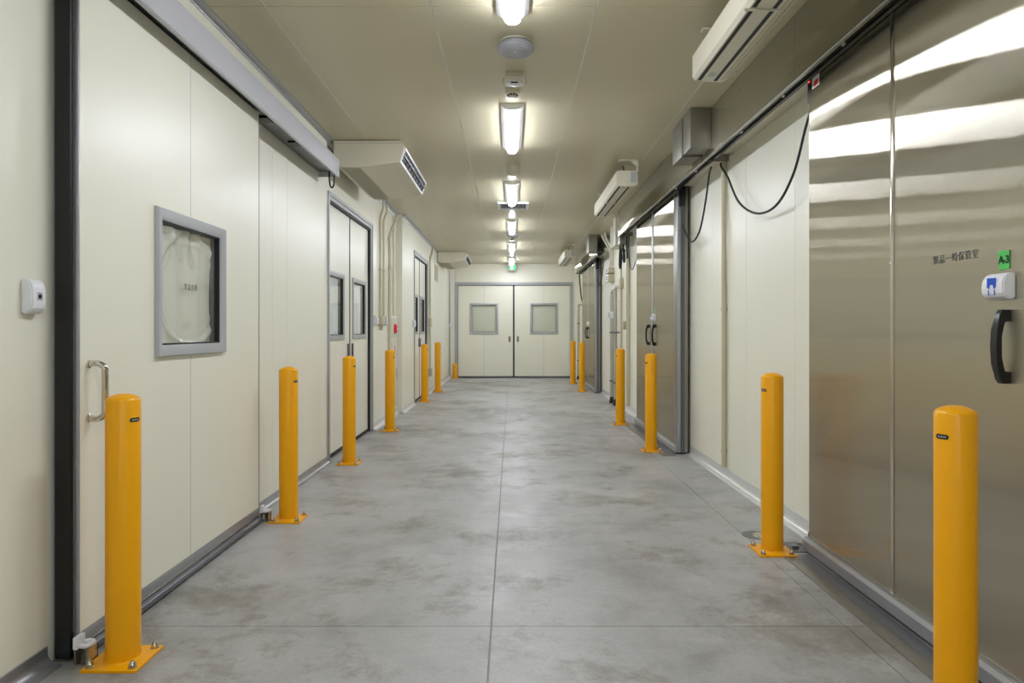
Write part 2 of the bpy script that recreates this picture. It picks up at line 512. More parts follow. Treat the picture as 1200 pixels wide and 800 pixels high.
def notched(bm, u0, u1, v0, v1, hole, side, w0, w1, mp):
    """door panel with the window notch cut from its left ('a') or right ('b') edge"""
    h0, h1, z0, z1 = hole
    if side == 'b':
        pts = [(u0, v0), (u1, v0), (u1, z0), (h0, z0), (h0, z1), (u1, z1), (u1, v1), (u0, v1)]
    else:
        pts = [(u0, v0), (u1, v0), (u1, v1), (u0, v1), (u0, z1), (h1, z1), (h1, z0), (u0, z0)]
    return prism(bm, pts, w0, w1, mp)

def holed(bm, u0, u1, v0, v1, hole, w0, w1, mp):
    h0, h1, z0, z1 = hole
    for a in ((u0, u1, v0, z0), (u0, u1, z1, v1), (u0, h0, z0, z1), (h1, u1, z0, z1)):
        box(bm, *a, w0, w1, 0, mp)
    return bm

# ------------------------------------------------------------------ sliding door with viewing window (door_1)
XD1 = -1.38
d1 = struct('door_1', 'ivory sliding door with square wrinkled-film window, black edge seal and chrome pull', 'door', (XD1, 2.95, 0))
mp1 = LW(XD1)
ya, ym, yb = 2.176, 2.936, 3.724
hole = (2.66, 3.235, 0.975, 1.505)
obj('panel', notched(B(), ya + .004, ym - .003, 0.085, 2.235, hole, 'b', -0.065, 0, mp1), 'panel', d1)
obj('panel', notched(B(), ym + .003, yb, 0.085, 2.235, hole, 'a', -0.065, 0, mp1), 'panel', d1)
for za, zb in ((0.085, 0.97), (1.51, 2.235)):
    obj('seam_strip', box(B(), ym - .003, ym + .003, za, zb, -0.05, -0.0004, 0, mp1), 'cover', d1)
obj('edge_trim', box(B(), yb, yb + .008, 0.03, 2.235, -0.065, 0.001, 0, mp1), 'aludark', d1)
obj('edge_trim', box(B(), ya - .004, ya + .004, 0.03, 2.235, -0.012, 0.002, 0.001, mp1), 'alu', d1)
obj('edge_trim', box(B(), ya - .006, ya + .002, 0.03, 2.235, -0.075, -0.066, 0.001, mp1), 'alu', d1)
bm = B(); box(bm, ya - .022, ya - .003, 0.012, 2.235, -0.064, -0.013, 0.006, mp1)
obj('edge_seal', bm, 'rubber', d1)
obj('kick_plate', box(B(), ya, yb, 0.045, 0.084, -0.06, 0.002, 0.0008, mp1), 'alu', d1)
obj('kick_lip', box(B(), ya, yb, 0.038, 0.045, -0.05, 0.004, 0.001, mp1), 'chrome', d1)
bm = B(); tube(bm, [(XD1 + 0.006, ya + .02, 0.020), (XD1 + 0.006, yb, 0.020)], 0.017, 12)
obj('floor_seal', bm, 'gasket', d1)
fr = window(d1, mp1, 2.635, 3.262, 0.945, 1.532, 0.047, True)
text('lettering', '常温倉庫', 0.030, 'ink', fr, mp1(2.985, 1.236, -0.022), (0, 1, 0), (0, 0, 1), 0.0003, spacing=1.12)
# chrome pull
h = obj('handle', tube(B(), smooth_path([mp1(2.225, 0.940, 0.0), mp1(2.225, 0.943, 0.03), mp1(2.225, 0.930, 0.052), mp1(2.225, 0.905, 0.055),
                                          mp1(2.225, 0.800, 0.055), mp1(2.225, 0.775, 0.052), mp1(2.225, 0.762, 0.03), mp1(2.225, 0.765, 0.0)], 5), 0.0105, 12), 'chrome', d1)
for z in (0.940, 0.765):
    obj('rose', lathe(B(), [(0.013, 0), (0.013, 0.006), (0.010, 0.008)], mp1(2.225, z, 0.0), 14, 'X'), 'chrome', h)

def rail_cover_ivory():
    e = thing('rail_cover', 'long silver rail cover above the windowed ivory sliding door', 'rail cover', (-1.40, 2.6, 2.2))
    prof = [(-1.455, 2.335), (-1.30, 2.335), (-1.30, 2.205), (-1.312, 2.205), (-1.312, 2.323), (-1.455, 2.323)]
    obj('cover', prism(B(), prof, -0.3, 5.14, XZ), 'cover', e)
    obj('end_cap', box(B(), -1.455, -1.301, 5.14, 5.152, 2.206, 2.334), 'cover', e)
    obj('lip', box(B(), -1.312, -1.296, -0.3, 5.14, 2.198, 2.206, 0.001), 'alu', e)
    obj('track', box(B(), -1.455, -1.32, -0.3, 5.13, 2.245, 2.275), 'aludark', e)
    obj('rating_plate', box(B(), -1.3003, -1.2993, 5.06, 5.12, 2.222, 2.272), 'label', e)
    for y in (0.6, 2.2, 3.8, 4.3):
        obj('hanger', box(B(), -1.41, -1.36, y, y + 0.10, 2.232, 2.246), 'black', e)
    return e
rail_cover_ivory()
o = obj('cable', tube(B(), smooth_path([(-1.320, 5.08, 2.24), (-1.319, 5.08, 2.18), (-1.324, 5.08, 2.13), (-1.337, 5.08, 2.112), (-1.350, 5.08, 2.13), (-1.356, 5.08, 2.18), (-1.356, 5.08, 2.24)]), 0.006), 'cable')
tag(o, 'short black cable loop under the end of silver rail cover', 'cable')

def floor_guide(x, y, label):
    e = thing('floor_guide', label, 'guide', (x, y, 0), 'sliding door floor guides')
    bm = B()
    box(bm, x - .022, x + .022, y - .025, y + .025, 0.0, 0.004)
    box(bm, x - .022, x - .018, y - .025, y + .025, 0.004, 0.05)
    box(bm, x + .018, x + .022, y - .025, y + .025, 0.004, 0.05)
    box(bm, x - .022, x + .022, y + .021, y + .025, 0.004, 0.05)
    obj('bracket', bm, 'bolt', e)
    bm = B(); pts = []
    for k in range(19):
        a = math.radians(-150 + 300 * k / 18)
        pts.append((x + 0.002 + 0.017 * math.cos(a), y + 0.019 * math.sin(a), 0.058))
    tube(bm, pts, 0.008, 8)
    obj('nylon_fork', bm, 'white', e)
    obj('mounting_tab', box(B(), x - .024, x - .010, y - .030, y + .012, 0.050, 0.088, 0.002), 'white', e)
    obj('axle', lathe(B(), [(0.006, 0.0), (0.006, 0.055), (0.0, 0.057)], (x + .003, y, 0.004), 10), 'bolt', e)
floor_guide(-1.349, 2.165, 'white nylon floor guide by the black sealed edge of sliding door')
floor_guide(-1.354, 3.765, 'white nylon floor guide at the plain edge of windowed sliding door')

# ------------------------------------------------------------------ framed double door (door_2) and narrower one (door_3)
def frame_u(u0, u1, vh, fw, w0, w1, mp):
    """door frame: jambs and head, built as profiled bars"""
    bm = B()
    for a, b in ((u0, u0 + fw), (u1 - fw, u1)):
        box(bm, a, b, 0, vh, w0, w1, 0.003, mp, 1)
        box(bm, (a if a == u0 else a + fw * .45), (a + fw * .55 if a == u0 else b), 0, vh - .01, w1, w1 + .008, 0.002, mp, 1)
    box(bm, u0 + fw, u1 - fw, vh - fw, vh, w0, w1, 0.003, mp, 1)
    box(bm, u0, u1, vh - fw * .5, vh, w1, w1 + .008, 0.002, mp, 1)
    return bm

def double_door(name, label, mp, u0, u1, vh, wv, loc, wins, pulls, room):
    e = struct(name, label, 'door', loc)
    fr = obj('door_frame', frame_u(u0 - .03, u1 + .045, vh + .03, 0.06, -0.08, 0.006, mp), 'grey', e)
    a, b = u0 + .03, u1 - .015
    obj('frame_seal', box(B(), b - .012, b + .004, 0.01, vh - .03, -0.05, -0.008, 0, mp), 'rubber', fr)
    obj('frame_seal', box(B(), a, b, vh - .045, vh - .03, -0.05, -0.012, 0, mp), 'rubber', fr)
    m = (a + b) / 2
    for k, (s, t) in enumerate(((a, m - .009), (m + .009, b - .014))):
        lf = obj('leaf', holed(B(), s, t, 0.03, vh - .045, (wins[k][0] + .03, wins[k][1] - .03, wv[0] + .03, wv[1] - .03), -0.075, -0.03, mp), 'panel', e)
        mw = (lambda q: lambda u, v, ww: q(u, v, ww - 0.03))(mp)
        window(lf, mw, wins[k][0], wins[k][1], wv[0], wv[1], 0.04, False, 0.05, room, 0.012)
        bm = B(); c = pulls[k]
        box(bm, c - .009, c + .009, 0.80, 0.93, -0.03, -0.012, 0.004, mp)
        obj('pull', bm, 'aludark', lf)
        obj('floor_seal', box(B(), s, t, 0.006, 0.034, -0.06, -0.022, 0.004, mp), 'rubber', lf)
    obj('meeting_seal', box(B(), m - .009, m + .009, 0.03, vh - .045, -0.07, -0.024, 0.003, mp), 'gasket', e)
    return e
double_door('door_2', 'grey framed ivory double door with two windows beside the fire cabinet', mpL, D2a, D2b, D2h - .03, (0.97, 1.545),
            (XL, 6.27, 0), ((5.52, 6.06), (6.38, 6.95)), (6.20, 6.36), 'litroom')
double_door('door_3', 'narrow grey framed double door with dark windows beyond the fire cabinet', mpB, D3a, D3b, D3h - .03, (0.99, 1.58),
            (XB, 10.45, 0), ((9.80, 10.28), (10.54, 11.05)), (10.38, 10.52), 'interior')

# far double door (door_4)
d4 = struct('door_4', 'wide ivory double sliding door with two square windows closing the corridor', 'door', (0.05, YE, 0))
mp4 = EW(YE)
fr = obj('door_frame', frame_u(E0, E1, EH, 0.062, -0.08, 0.012, mp4), 'grey', d4)
for (u0, um, u1, w0, w1, pc, pu) in ((E0 + .07, -0.608, 0.030, -0.925, -0.297, -0.045, 0), (0.066, 0.71, E1 - .065, 0.406, 1.03, 0.14, 0)):
    lf = thing('leaf', 'x', 'x', (0, 0, 0)); del lf['label'], lf['category']; lf.parent = d4; lf.location = Vector((0, 0, 0)) - d4.location
    hole = (w0 + .03, w1 - .03, 0.965 + .03, 1.655 - .03)
    for s, t, sd in ((u0, um - .002, 'b'), (um + .002, u1, 'a')):
        bm = notched(B(), s, t, 0.045, EH - .075, hole, sd, -0.075, -0.012, mp4)
        obj('panel', bm, 'panel', lf)
    for za, zb in ((0.045, 0.985), (1.635, EH - .075)):
        obj('seam_strip', box(B(), um - .002, um + .002, za, zb, -0.06, -0.0145, 0, mp4), 'seam', lf)
    window(lf, (lambda q: lambda u, v, ww: q(u, v, ww - 0.012))(mp4), w0, w1, 0.965, 1.655, 0.045, False, 0.04, 'panel', 0.014)
    bm = B(); box(bm, pc - .024, pc + .024, 0.79, 0.925, -0.014, -0.006, 0.002, mp4); obj('pull_plate', bm, 'grille', lf)
    bm = B(); box(bm, pc - .010, pc + .010, 0.805, 0.91, -0.008, -0.004, 0.001, mp4); obj('pull_recess', bm, 'slot', lf)
    obj('kick_strip', box(B(), u0, u1, 0.025, 0.045, -0.07, -0.008, 0, mp4), 'alu', lf)
    obj('floor_seal', box(B(), u0, u1, 0.002, 0.025, -0.07, -0.012, 0, mp4), 'rubber', lf)
obj('meeting_seal', box(B(), 0.030, 0.066, 0.01, EH - .07, -0.07, -0.010, 0.004, mp4), 'rubber', d4)
obj('head_seal', box(B(), E0 + .062, E1 - .062, EH - .075, EH - .060, -0.07, -0.004, 0, mp4), 'rubber', d4)

# ------------------------------------------------------------------ brushed steel sliding doors
XS = 1.41
mpS = RW(XS)
def pull_black(parent, y):
    out = [(0.105, 0), (0.105, 0.022), (0.092, 0.031), (0.05, 0.040), (0, 0.043), (-0.05, 0.040), (-0.092, 0.031), (-0.105, 0.022), (-0.105, 0),
           (-0.072, 0), (-0.072, 0.020), (-0.06, 0.024), (-0.03, 0.027), (0.03, 0.027), (0.06, 0.024), (0.072, 0.020), (0.072, 0)]
    bm = B(); prism(bm, [(1.004 + v, q) for v, q in out], y - .013, y + .013, lambda p, q, a: mpS(a, p, q))
    bmesh.ops.bevel(bm, geom=[e for e in bm.edges if abs(e.verts[0].co.y - e.verts[1].co.y) < 1e-5], offset=0.003, segments=2, affect='EDGES')
    return obj('handle', bm, 'black', parent, smooth=50)

def steel_door(name, label, leaves, near_edge):
    e = struct(name, label, 'door', (XS, leaves[0][0], 0))
    for (y0, y1, seams, hy) in leaves:
        lf = bpy.data.objects.new('leaf', None); COL.objects.link(lf); lf.parent = e; lf.location = -e.location
        cuts = [y0] + list(seams) + [y1]
        for a, b in zip(cuts, cuts[1:]):
            obj('sheet', box(B(), a + .001, b - .001, 0.073, 2.30, -0.085, 0, 0.001, mpS, 1), 'steel', lf)
        for s in seams:
            obj('seam_bead', box(B(), s - .011, s + .011, 0.075, 2.29, -0.001, 0.0035, 0.002, mpS), 'chrome', lf)
        bm = B(); prism(bm, [(-0.085, 0.014), (0.024, 0.014), (0.026, 0.058), (0.018, 0.072), (-0.085, 0.072)], y0 - .004, y1 + .006, lambda p, q, a: mpS(a, q, p))
        obj('bottom_rail', bm, 'alu', lf)
        obj('floor_seal', box(B(), y0, y1, 0.001, 0.016, -0.06, 0.006, 0, mpS), 'rubber', lf)
        pull_black(lf, hy)
    if len(leaves) > 1:
        s = leaves[0][1]
        obj('meeting_strip', box(B(), s - .030, s + .034, 0.075, 2.29, -0.02, 0.006, 0.003, mpS), 'alu', e)
    if near_edge is not None:     # leading edge: trim, seal and outer trim, seen end on
        y = near_edge
        obj('edge_trim', box(B(), y - .002, y + .13, 0.075, 2.29, 0.0, 0.003, 0.001, mpS), 'steelplain', e)
        obj('edge_trim', box(B(), y - .014, y - .002, 0.014, 2.29, -0.025, 0.004, 0.002, mpS), 'alu', e)
        obj('edge_seal', box(B(), y - .024, y - .002, 0.014, 2.29, -0.055, -0.026, 0.004, mpS), 'gasket', e)
        obj('edge_trim', box(B(), y - .014, y - .002, 0.014, 2.29, -0.085, -0.056, 0.002, mpS), 'steelplain', e)
    return e
s1 = steel_door('door_5', 'wide brushed steel sliding door with black pull and green A-3 tape', [(0.395, 1.810, (1.10,), 1.66), (1.820, 3.237, (2.526,), 1.938)], None)
s2 = steel_door('door_6', 'brushed steel double sliding door in the middle of the corridor wall', [(5.80, 6.815, (), 6.685), (6.825, 7.70, (), 6.985)], 5.80)
s3 = steel_door('door_7', 'brushed steel double sliding door next to the far wall', [(11.50, 12.575, (), 12.44), (12.585, 13.60, (), 12.74)], 11.50)
bm = B(); prism(bm, [(XS, 0.005), (1.52, 0.005), (1.52, 0.09), (XS, 0.09)], 3.237, 3.25, XZ); obj('end_cap', bm, 'aludark', s1)
obj('edge_sensor', box(B(), 3.240, 3.262, 2.13, 2.285, -0.03, -0.004, 0.002, mpS), 'black', s1)
obj('indicator', box(B(), 3.236, 3.242, 2.225, 2.235, -0.006, 0.004, 0.001, mpS), 'led', s1)
obj('edge_sensor', box(B(), 5.765, 5.795, 2.10, 2.285, -0.06, -0.004, 0.002, mpS), 'black', s2)
obj('edge_sensor', box(B(), 11.46, 11.495, 2.08, 2.285, -0.06, -0.004, 0.002, mpS), 'black', s3)
text('lettering', '製品一時保管室', 0.0300, 'ink', s1, mpS(2.172, 1.281, 0.0008), (0, -1, 0), (0, 0, 1), 0.0002, spacing=1.14)

# warning sticker high on the door edge
st = obj('warning_sticker', box(B(), 3.128, 3.200, 2.178, 2.262, 0.0004, 0.0012, 0, mpS), 'white')
tag(st, 'small red and white warning sticker on top corner of A-3 steel door', 'sticker')
for nm, pts in (('print', [(3.195, 2.258), (3.133, 2.258), (3.133, 2.222), (3.15, 2.242), (3.172, 2.246), (3.195, 2.222)]),
                ('print', [(3.186, 2.184), (3.135, 2.184), (3.135, 2.208), (3.158, 2.212), (3.176, 2.208)])):
    obj(nm, prism(B(), pts, 0.0012, 0.0018, mpS), 'red', st)

# green tape with writing
tp = thing('tape_label', 'green tape strip marked A-3 above white sensor on the steel door', 'label', mpS(1.952, 1.226, 0))
bm = B()
g = []
for i in range(7):
    s = i / 6
    for j in range(5):
        t = j / 4
        lean = 0.004 * (1 - t) * (1 - s)
        u = 1.976 - 0.046 * s - lean
        g.append(bm.verts.new(mpS(u, 1.226 + 0.052 * t - 0.003 * (1 - s) * (1 - t), 0.0008 + 0.002 * abs(math.sin(5 * s + 3 * t)))))
for i in range(6):
    for j in range(4):
        a = i * 5 + j
        bm.faces.new((g[a], g[a + 1], g[a + 6], g[a + 5]))
obj('strip', bm, 'tape', tp, smooth=80)
text('handwriting', 'A-3', 0.031, 'blackink', tp, mpS(1.951, 1.251, 0.0036), (0, -1, 0), (0, 0, 1), 0.0003, spacing=0.90, bold=0.0007)

# ------------------------------------------------------------------ touchless switch sensors
def sensor(name, label, mp, u0, u1, v0, v1, d, emblem='eye'):
    e = thing(name, label, 'switch', mp((u0 + u1) / 2, v0, 0), 'white door switches')
    bm = B()
    prism(bm, [(v0, 0), (v0, d * .55), (v0 + .012, d * .92), (v0 + .022, d), (v1 - .03, d), (v1 - .012, d * .85), (v1, d * .5), (v1, 0)], u0, u1, lambda p, q, a: mp(a, p, q))
    bmesh.ops.bevel(bm, geom=list(bm.edges), offset=0.004, segments=2, affect='EDGES')
    obj('housing', bm, 'white', e, smooth=60)
    c, z = (u0 + u1) / 2, (v0 + v1) / 2
    if emblem == 'eye':
        obj('sensor_eye', box(B(), c - .010, c + .012, z - .012, z + .012, d, d + .001, 0, mp), 'label', e)
        obj('lens', lathe(B(), [(0.007, 0), (0.006, 0.004), (0.0, 0.005)], mp(c, z, d) , 12, 'X'), 'black', e)
    elif emblem == 'blue':
        bm = B(); prism(bm, [(c - .018, z + .024), (c + .018, z + .024), (c + .018, z - .002), (c + .009, z - .008), (c + .006, z + .004), (c - .006, z + .004), (c - .009, z - .008), (c - .018, z - .002)],
                        d + .0002, d + .0010, mp); obj('emblem', bm, 'blue', e)
        for q in (-.012, .012):
            obj('emblem_line', box(B(), c + q - .002, c + q + .002, z - .026, z - .010, d + .0002, d + .0008, 0, mp), 'blue', e)
    return e
sensor('door_switch', 'white door switch on wall near the black sealed edge', mpL, 2.030, 2.092, 1.10, 1.205, 0.035)
sensor('door_switch', 'white door switch with blue emblem above black pull under A-3 tape', mpS, 1.908, 1.998, 1.138, 1.213, 0.037, 'blue')
sensor('door_switch', 'white door switch between the pulls of mid-corridor steel door', mpS, 6.66, 6.76, 1.14, 1.215, 0.037, 'blue')
sensor('door_switch', 'white door switch on the last steel door near far wall', mpS, 12.40, 12.50, 1.14, 1.215, 0.037, None)
sensor('door_switch', 'white door switch beside frame of the fire cabinet side double door', mpL, 7.21, 7.30, 1.10, 1.21, 0.04, None)
sensor('door_switch', 'white door switch beside the narrow door past the fire cabinet', mpB, 9.52, 9.61, 1.09, 1.20, 0.04, None)
sensor('door_switch', 'white door switch in corner of the far wall', EW(YE), -1.37, -1.315, 1.10, 1.205, 0.04, None)
tp2 = obj('tape_label', box(B(), 6.695, 6.725, 1.225, 1.28, 0.0005, 0.0015, 0, mpS), 'tape')
tag(tp2, 'small green tape strip on the mid-corridor steel door', 'label')

# ------------------------------------------------------------------ rail covers and rails above steel doors
def steel_rail(label, y0, y1, cuts, boxes, ends, beams):
    e = thing('rail_cover', label, 'rail cover', (1.42, (y0 + y1) / 2, 2.2))
    ys_ = [y0] + cuts + [y1]
    for a, b in zip(ys_, ys_[1:]):
        bm = B()
        prism(bm, [(1.318, 2.515), (1.318, 2.213), (1.34, 2.213), (1.34, 2.216), (1.321, 2.216), (1.321, 2.515)], a + .001, b - .001, XZ)
        sh = obj('cover_sheet', bm, 'steelcover', e)
        n = 3
        for k in range(n):
            for z in (2.262, 2.44):
                yk = a + .05 + (b - a - .1) * k / (n - 1)
                obj('screw', lathe(B(), [(0.005, 0), (0.004, -0.002), (0, -0.0025)], (1.318, yk, z), 8, 'X', False), 'aludark', sh)
    obj('lip', box(B(), 1.3165, 1.3225, y0, y1, 2.207, 2.2135), 'alu', e)
    obj('track', box(B(), 1.330, 1.402, y0, y1, 2.236, 2.31, 0.002), 'rubber', e)
    obj('track_flange', box(B(), 1.385, 1.404, y0, y1, 2.226, 2.236), 'black', e)
    obj('end_cap', box(B(), 1.322, 1.50, y1 - .004, y1 - .001, 2.216, 2.515), 'steelplain', e)
    y = y0 + .3
    while y < y1 - .2:
        obj('roller', lathe(B(), [(0.016, 0.0), (0.016, 0.014), (0.008, 0.018)], (1.350, y, 2.231), 12, 'X'), 'bolt', e)
        y += 0.62
    for a, b in beams:
        obj('fixing_beam', box(B(), 1.435, XR, a, b, 2.262, 2.33, 0.002), 'cream', e)
    for a, b in boxes:
        bm = B(); box(bm, 1.18, 1.3165, a, b, 2.255, 2.517, 0.0015); obj('drive_box', bm, 'steelplain', e)
        obj('box_flange', box(B(), 1.178, 1.40, a - .006, a + .004, 2.249, 2.256), 'steelplain', e)
    return e
steel_rail('long steel rail cover above the A-3 door with drive box at its end', -0.6, 4.715, [1.5, 3.18], [(4.50, 4.690)], None, [(3.30, 4.70)])
steel_rail('steel rail cover above the mid-corridor steel door with lower drive box', 4.73, 8.45, [6.2], [(4.732, 5.00)], None, [(4.75, 5.74), (7.76, 8.40)])
steel_rail('steel rail cover above the last steel door near far wall', 10.50, 14.15, [12.3], [(10.47, 10.75)], None, [(10.55, 11.4), (13.65, 14.1)])

def cable(label, pts, r=0.007):
    o = obj('cable', tube(B(), smooth_path(pts, 8), r, 8), 'cable')
    return tag(o, label, 'cable')
cable('black cable sagging between steel drive box and A-3 door edge', [(1.45, 4.725, 2.21), (1.45, 4.72, 2.18)] + [atX(*p) for p in
      ((853, 208, 1.46), (866, 237, 1.46), (887, 250, 1.46), (910, 240, 1.46), (930, 203, 1.46), (944, 150, 1.46))] + [(1.455, 3.30, 2.14)])
cable('black cable sagging from drive box to mid-corridor steel door edge', [(1.42, 4.86, 2.21)] + [atX(*p) for p in
      ((831, 205, 1.44), (827, 235, 1.45), (820, 270, 1.45), (811, 283, 1.45), (803, 272, 1.45), (798.5, 255, 1.45))] + [(1.45, 5.78, 2.12)])
cable('thin black cable loop hanging where the mid-corridor steel door ends', [(1.43, 8.30, 2.205)] + [atX(*p) for p in
      ((736.8, 290, 1.45), (738.3, 310, 1.45), (740.8, 316, 1.45), (744, 309, 1.45))] + [(1.46, 7.74, 1.98), (1.47, 7.73, 2.2)], 0.006)
cable('black cable loop at the near edge of the last steel door', [(1.42, 10.62, 2.205)] + [atX(*p) for p in
      ((707, 310, 1.44), (705, 325, 1.45), (702.5, 335, 1.45), (700, 322, 1.45))] + [(1.45, 11.48, 2.12)], 0.008)
cable('black cable bundle hanging under the far end of the last rail cover', [(1.40, 14.1, 2.20), (1.42, 14.2, 2.05), (1.44, 14.1, 1.75), (1.46, 13.9, 1.62), (1.47, 13.8, 1.9)], 0.014)

# ------------------------------------------------------------------ steel floor tracks of the steel doors
for lab, y0, y1 in (('flat steel floor track below the A-3 steel door', 0.35, 3.20), ('flat steel floor track below the mid-corridor steel door', 5.70, 7.75)):
    e = thing('floor_track', lab, 'track', (1.30, (y0 + y1) / 2, 0))
    obj('bar', box(B(), 1.262, 1.318, y0, y1, 0.0, 0.005, 0.001), 'steelplain', e)
    obj('channel', box(B(), 1.318, 1.384, y0, y1, 0.0, 0.0012), 'aludark', e)
    for k in range(5):
        obj('screw', lathe(B(), [(0.010, 0), (0.008, 0.003), (0, 0.003)], (1.29, y0 + .1 + (y1 - y0 - .2) * k / 4, 0.005), 10), 'aludark', e)
e = thing('floor_stop', 'dark steel stop bracket on the floor beyond the A-3 door', 'bracket', (1.36, 3.30, 0))
obj('plate', box(B(), 1.29, 1.43, 3.225, 3.38, 0.0, 0.004, 0.001), 'aludark', e)
obj('lug', box(B(), 1.345, 1.378, 3.27, 3.285, 0.004, 0.018, 0.002), 'steelplain', e)
obj('bolt', lathe(B(), [(0.012, 0), (0.012, 0.012), (0.0, 0.016)], (1.315, 3.33, 0.004), 8), 'bolt', e)
obj('bolt', lathe(B(), [(0.012, 0), (0.012, 0.012), (0.0, 0.016)], (1.405, 3.33, 0.004), 8), 'bolt', e)
e = thing('floor_drain', 'small round metal floor cap beside the bollard by plain wall', 'drain', (1.257, 3.50, 0))
obj('ring', lathe(B(), [(0.075, 0), (0.075, 0.0015), (0.045, 0.002), (0.0, 0.002)], (1.257, 3.50, 0), 28), 'aludark', e)
obj('cap', lathe(B(), [(0.042, 0.002), (0.040, 0.006), (0.0, 0.007)], (1.275, 3.49, 0), 24), 'bolt', e)

# ------------------------------------------------------------------ bollards
def bollard(height, label, loc, badge_ang):
    e = thing('bollard', label, 'bollard', (0, 0, 0), 'yellow safety bollards')
    R = 0.0508
    prof = [(R, 0.008), (R, height - 0.022), (R - .0015, height - 0.0195), (R * .93, height - .0155), (R * .80, height - .0105), (R * .6, height - .0055), (R * .33, height - .0015), (0, height)]
    obj('post', lathe(B(), prof, (0, 0, 0), 40, cap=False), 'yellow', e, smooth=35)
    obj('weld', lathe(B(), [(R + .007, 0.008), (R + .0045, 0.0125), (R, 0.015)], (0, 0, 0), 40, cap=False), 'yellow', e)
    obj('base_plate', box(B(), -.086, .086, -.086, .086, 0, 0.009, 0.0012), 'yellow', e)
    for sx in (-1, 1):
        for sy in (-1, 1):
            c = (sx * .066, sy * .066, 0.009)
            b = obj('bolt', lathe(B(), [(0.0135, 0), (0.0135, 0.002), (0.0105, 0.003), (0.0105, 0.011), (0.009, 0.013), (0.0085, 0.017), (0.006, 0.021), (0, 0.023)], c, 12), 'bolt', e)
    # oval maker's badge on the corridor side
    bm = B(); rows = []
    rr = R + .0008; hw, hh = 0.019, 0.0065
    for i in range(13):
        s = -hw + 2 * hw * i / 12
        t = hh if abs(s) < hw - hh else math.sqrt(max(1e-9, hh * hh - (abs(s) - hw + hh) ** 2))
        a = badge_ang + s / rr
        rows.append([bm.verts.new((rr * math.cos(a), rr * math.sin(a), height - .082 + q * t)) for q in (-1, 1)])
    for a, b in zip(rows, rows[1:]):
        bm.faces.new((a[0], b[0], b[1], a[1]))
    bd = obj('badge', bm, 'black', e)
    bm = B()
    for k in range(5):      # small raised pale characters
        a0 = badge_ang + (-0.011 + 0.0048 * k) / rr
        a1 = a0 + 0.003 / rr
        r2 = rr + .0003
        v = [bm.verts.new((r2 * math.cos(a), r2 * math.sin(a), z)) for a, z in ((a0, height - .0845), (a1, height - .0845), (a1, height - .0795 - .001 * (k % 2)), (a0, height - .0795 - .001 * (k % 2)))]
        bm.faces.new(v)
    obj('badge_print', bm, 'label', bd)
    e.location = loc
    return e
aL, aR = math.radians(-20), math.radians(180 + 20)
bL = bollard(0.85, 'yellow bollard beside the chrome pull of the windowed sliding door', (-1.237, 2.175, 0), aL)
for x, y, lab in ((-1.238, 3.79, 'yellow bollard by the plain edge of the windowed sliding door'),
                  (-1.282, 5.39, 'yellow bollard before the grey framed double door with two pale windows'),
                  (-1.274, 7.15, 'yellow bollard standing in front of the fire cabinet'),
                  (-1.283, 10.06, 'yellow bollard before the narrow double door with dark windows'),
                  (-1.262, 11.67, 'yellow bollard past the narrow dark-windowed door by the wall conduit')):
    dup(bL, (x, y, 0), lab)
bollard(0.335, 'short stubby yellow bollard in the corner of far double door', (-1.235, 14.90, 0), math.radians(-85))
bR = bollard(0.85, 'yellow bollard in front of the steel door with A-3 tape', (1.190, 1.83, 0), aR)
for x, y, lab in ((1.238, 3.243, 'yellow bollard between plain wall and the edge of A-3 steel door'),
                  (1.217, 5.957, 'yellow bollard before the sealed edge of mid-corridor steel door'),
                  (1.217, 7.636, 'yellow bollard between mid-corridor steel door and the grey upright pipes'),
                  (1.211, 11.75, 'yellow bollard before the last steel door near far wall'),
                  (1.210, 13.44, 'yellow bollard beside the far corner past the last steel door')):
    dup(bR, (x, y, 0), lab)

# ------------------------------------------------------------------ ceiling lights
def ceiling_light(label):
    e = thing('ceiling_light', label, 'ceiling light', (0, 0, 0), 'strip lights along the ceiling')
    L = 1.02
    def mpl(p, q, a): return Vector((p, a, q))
    bm = B()
    prism(bm, [(-.075, 0), (-.075, -.014), (-.038, -.040), (.038, -.040), (.075, -.014), (.075, 0)], -L / 2 - .004, L / 2 + .004, mpl)
    obj('base', bm, 'channel', e)
    pts = [(-.036, -.0405)] + [(-.036 * math.cos(math.pi * k / 10), -.0405 - .003 - .022 * math.sin(math.pi * k / 10)) for k in range(11)] + [(.036, -.0405)]
    bm = B(); prism(bm, pts, -L / 2, L / 2, mpl)
    obj('lens', bm, 'lamp', e, smooth=40)
    for s in (-1, 1):
        obj('end_cap', box(B(), -.037, .037, s * L / 2 - .002, s * L / 2 + .004, -.046, -.036), 'channel', e)
    return e
cl = ceiling_light('ceiling strip light just before the round grey speaker')
ends = [(3.14, None), (5.44, 'ceiling strip light right after the small smoke detector'), (7.74, 'ceiling strip light between round drum sensor and slatted vent'),
        (10.04, 'ceiling strip light after the vent with round speaker at its end'), (12.34, 'ceiling strip light next after the far round speaker'),
        (14.64, 'ceiling strip light beside the green exit sign'), (0.84, 'ceiling strip light above the viewpoint'),
        (-1.46, 'ceiling strip light first behind the viewpoint'), (-3.76, 'ceiling strip light last behind the viewpoint')]
for y, lab in ends:
    if lab is None:
        cl.location = (0.004, y - 0.51, ZC)
    else:
        dup(cl, (0.004, y - 0.51, ZC), lab)

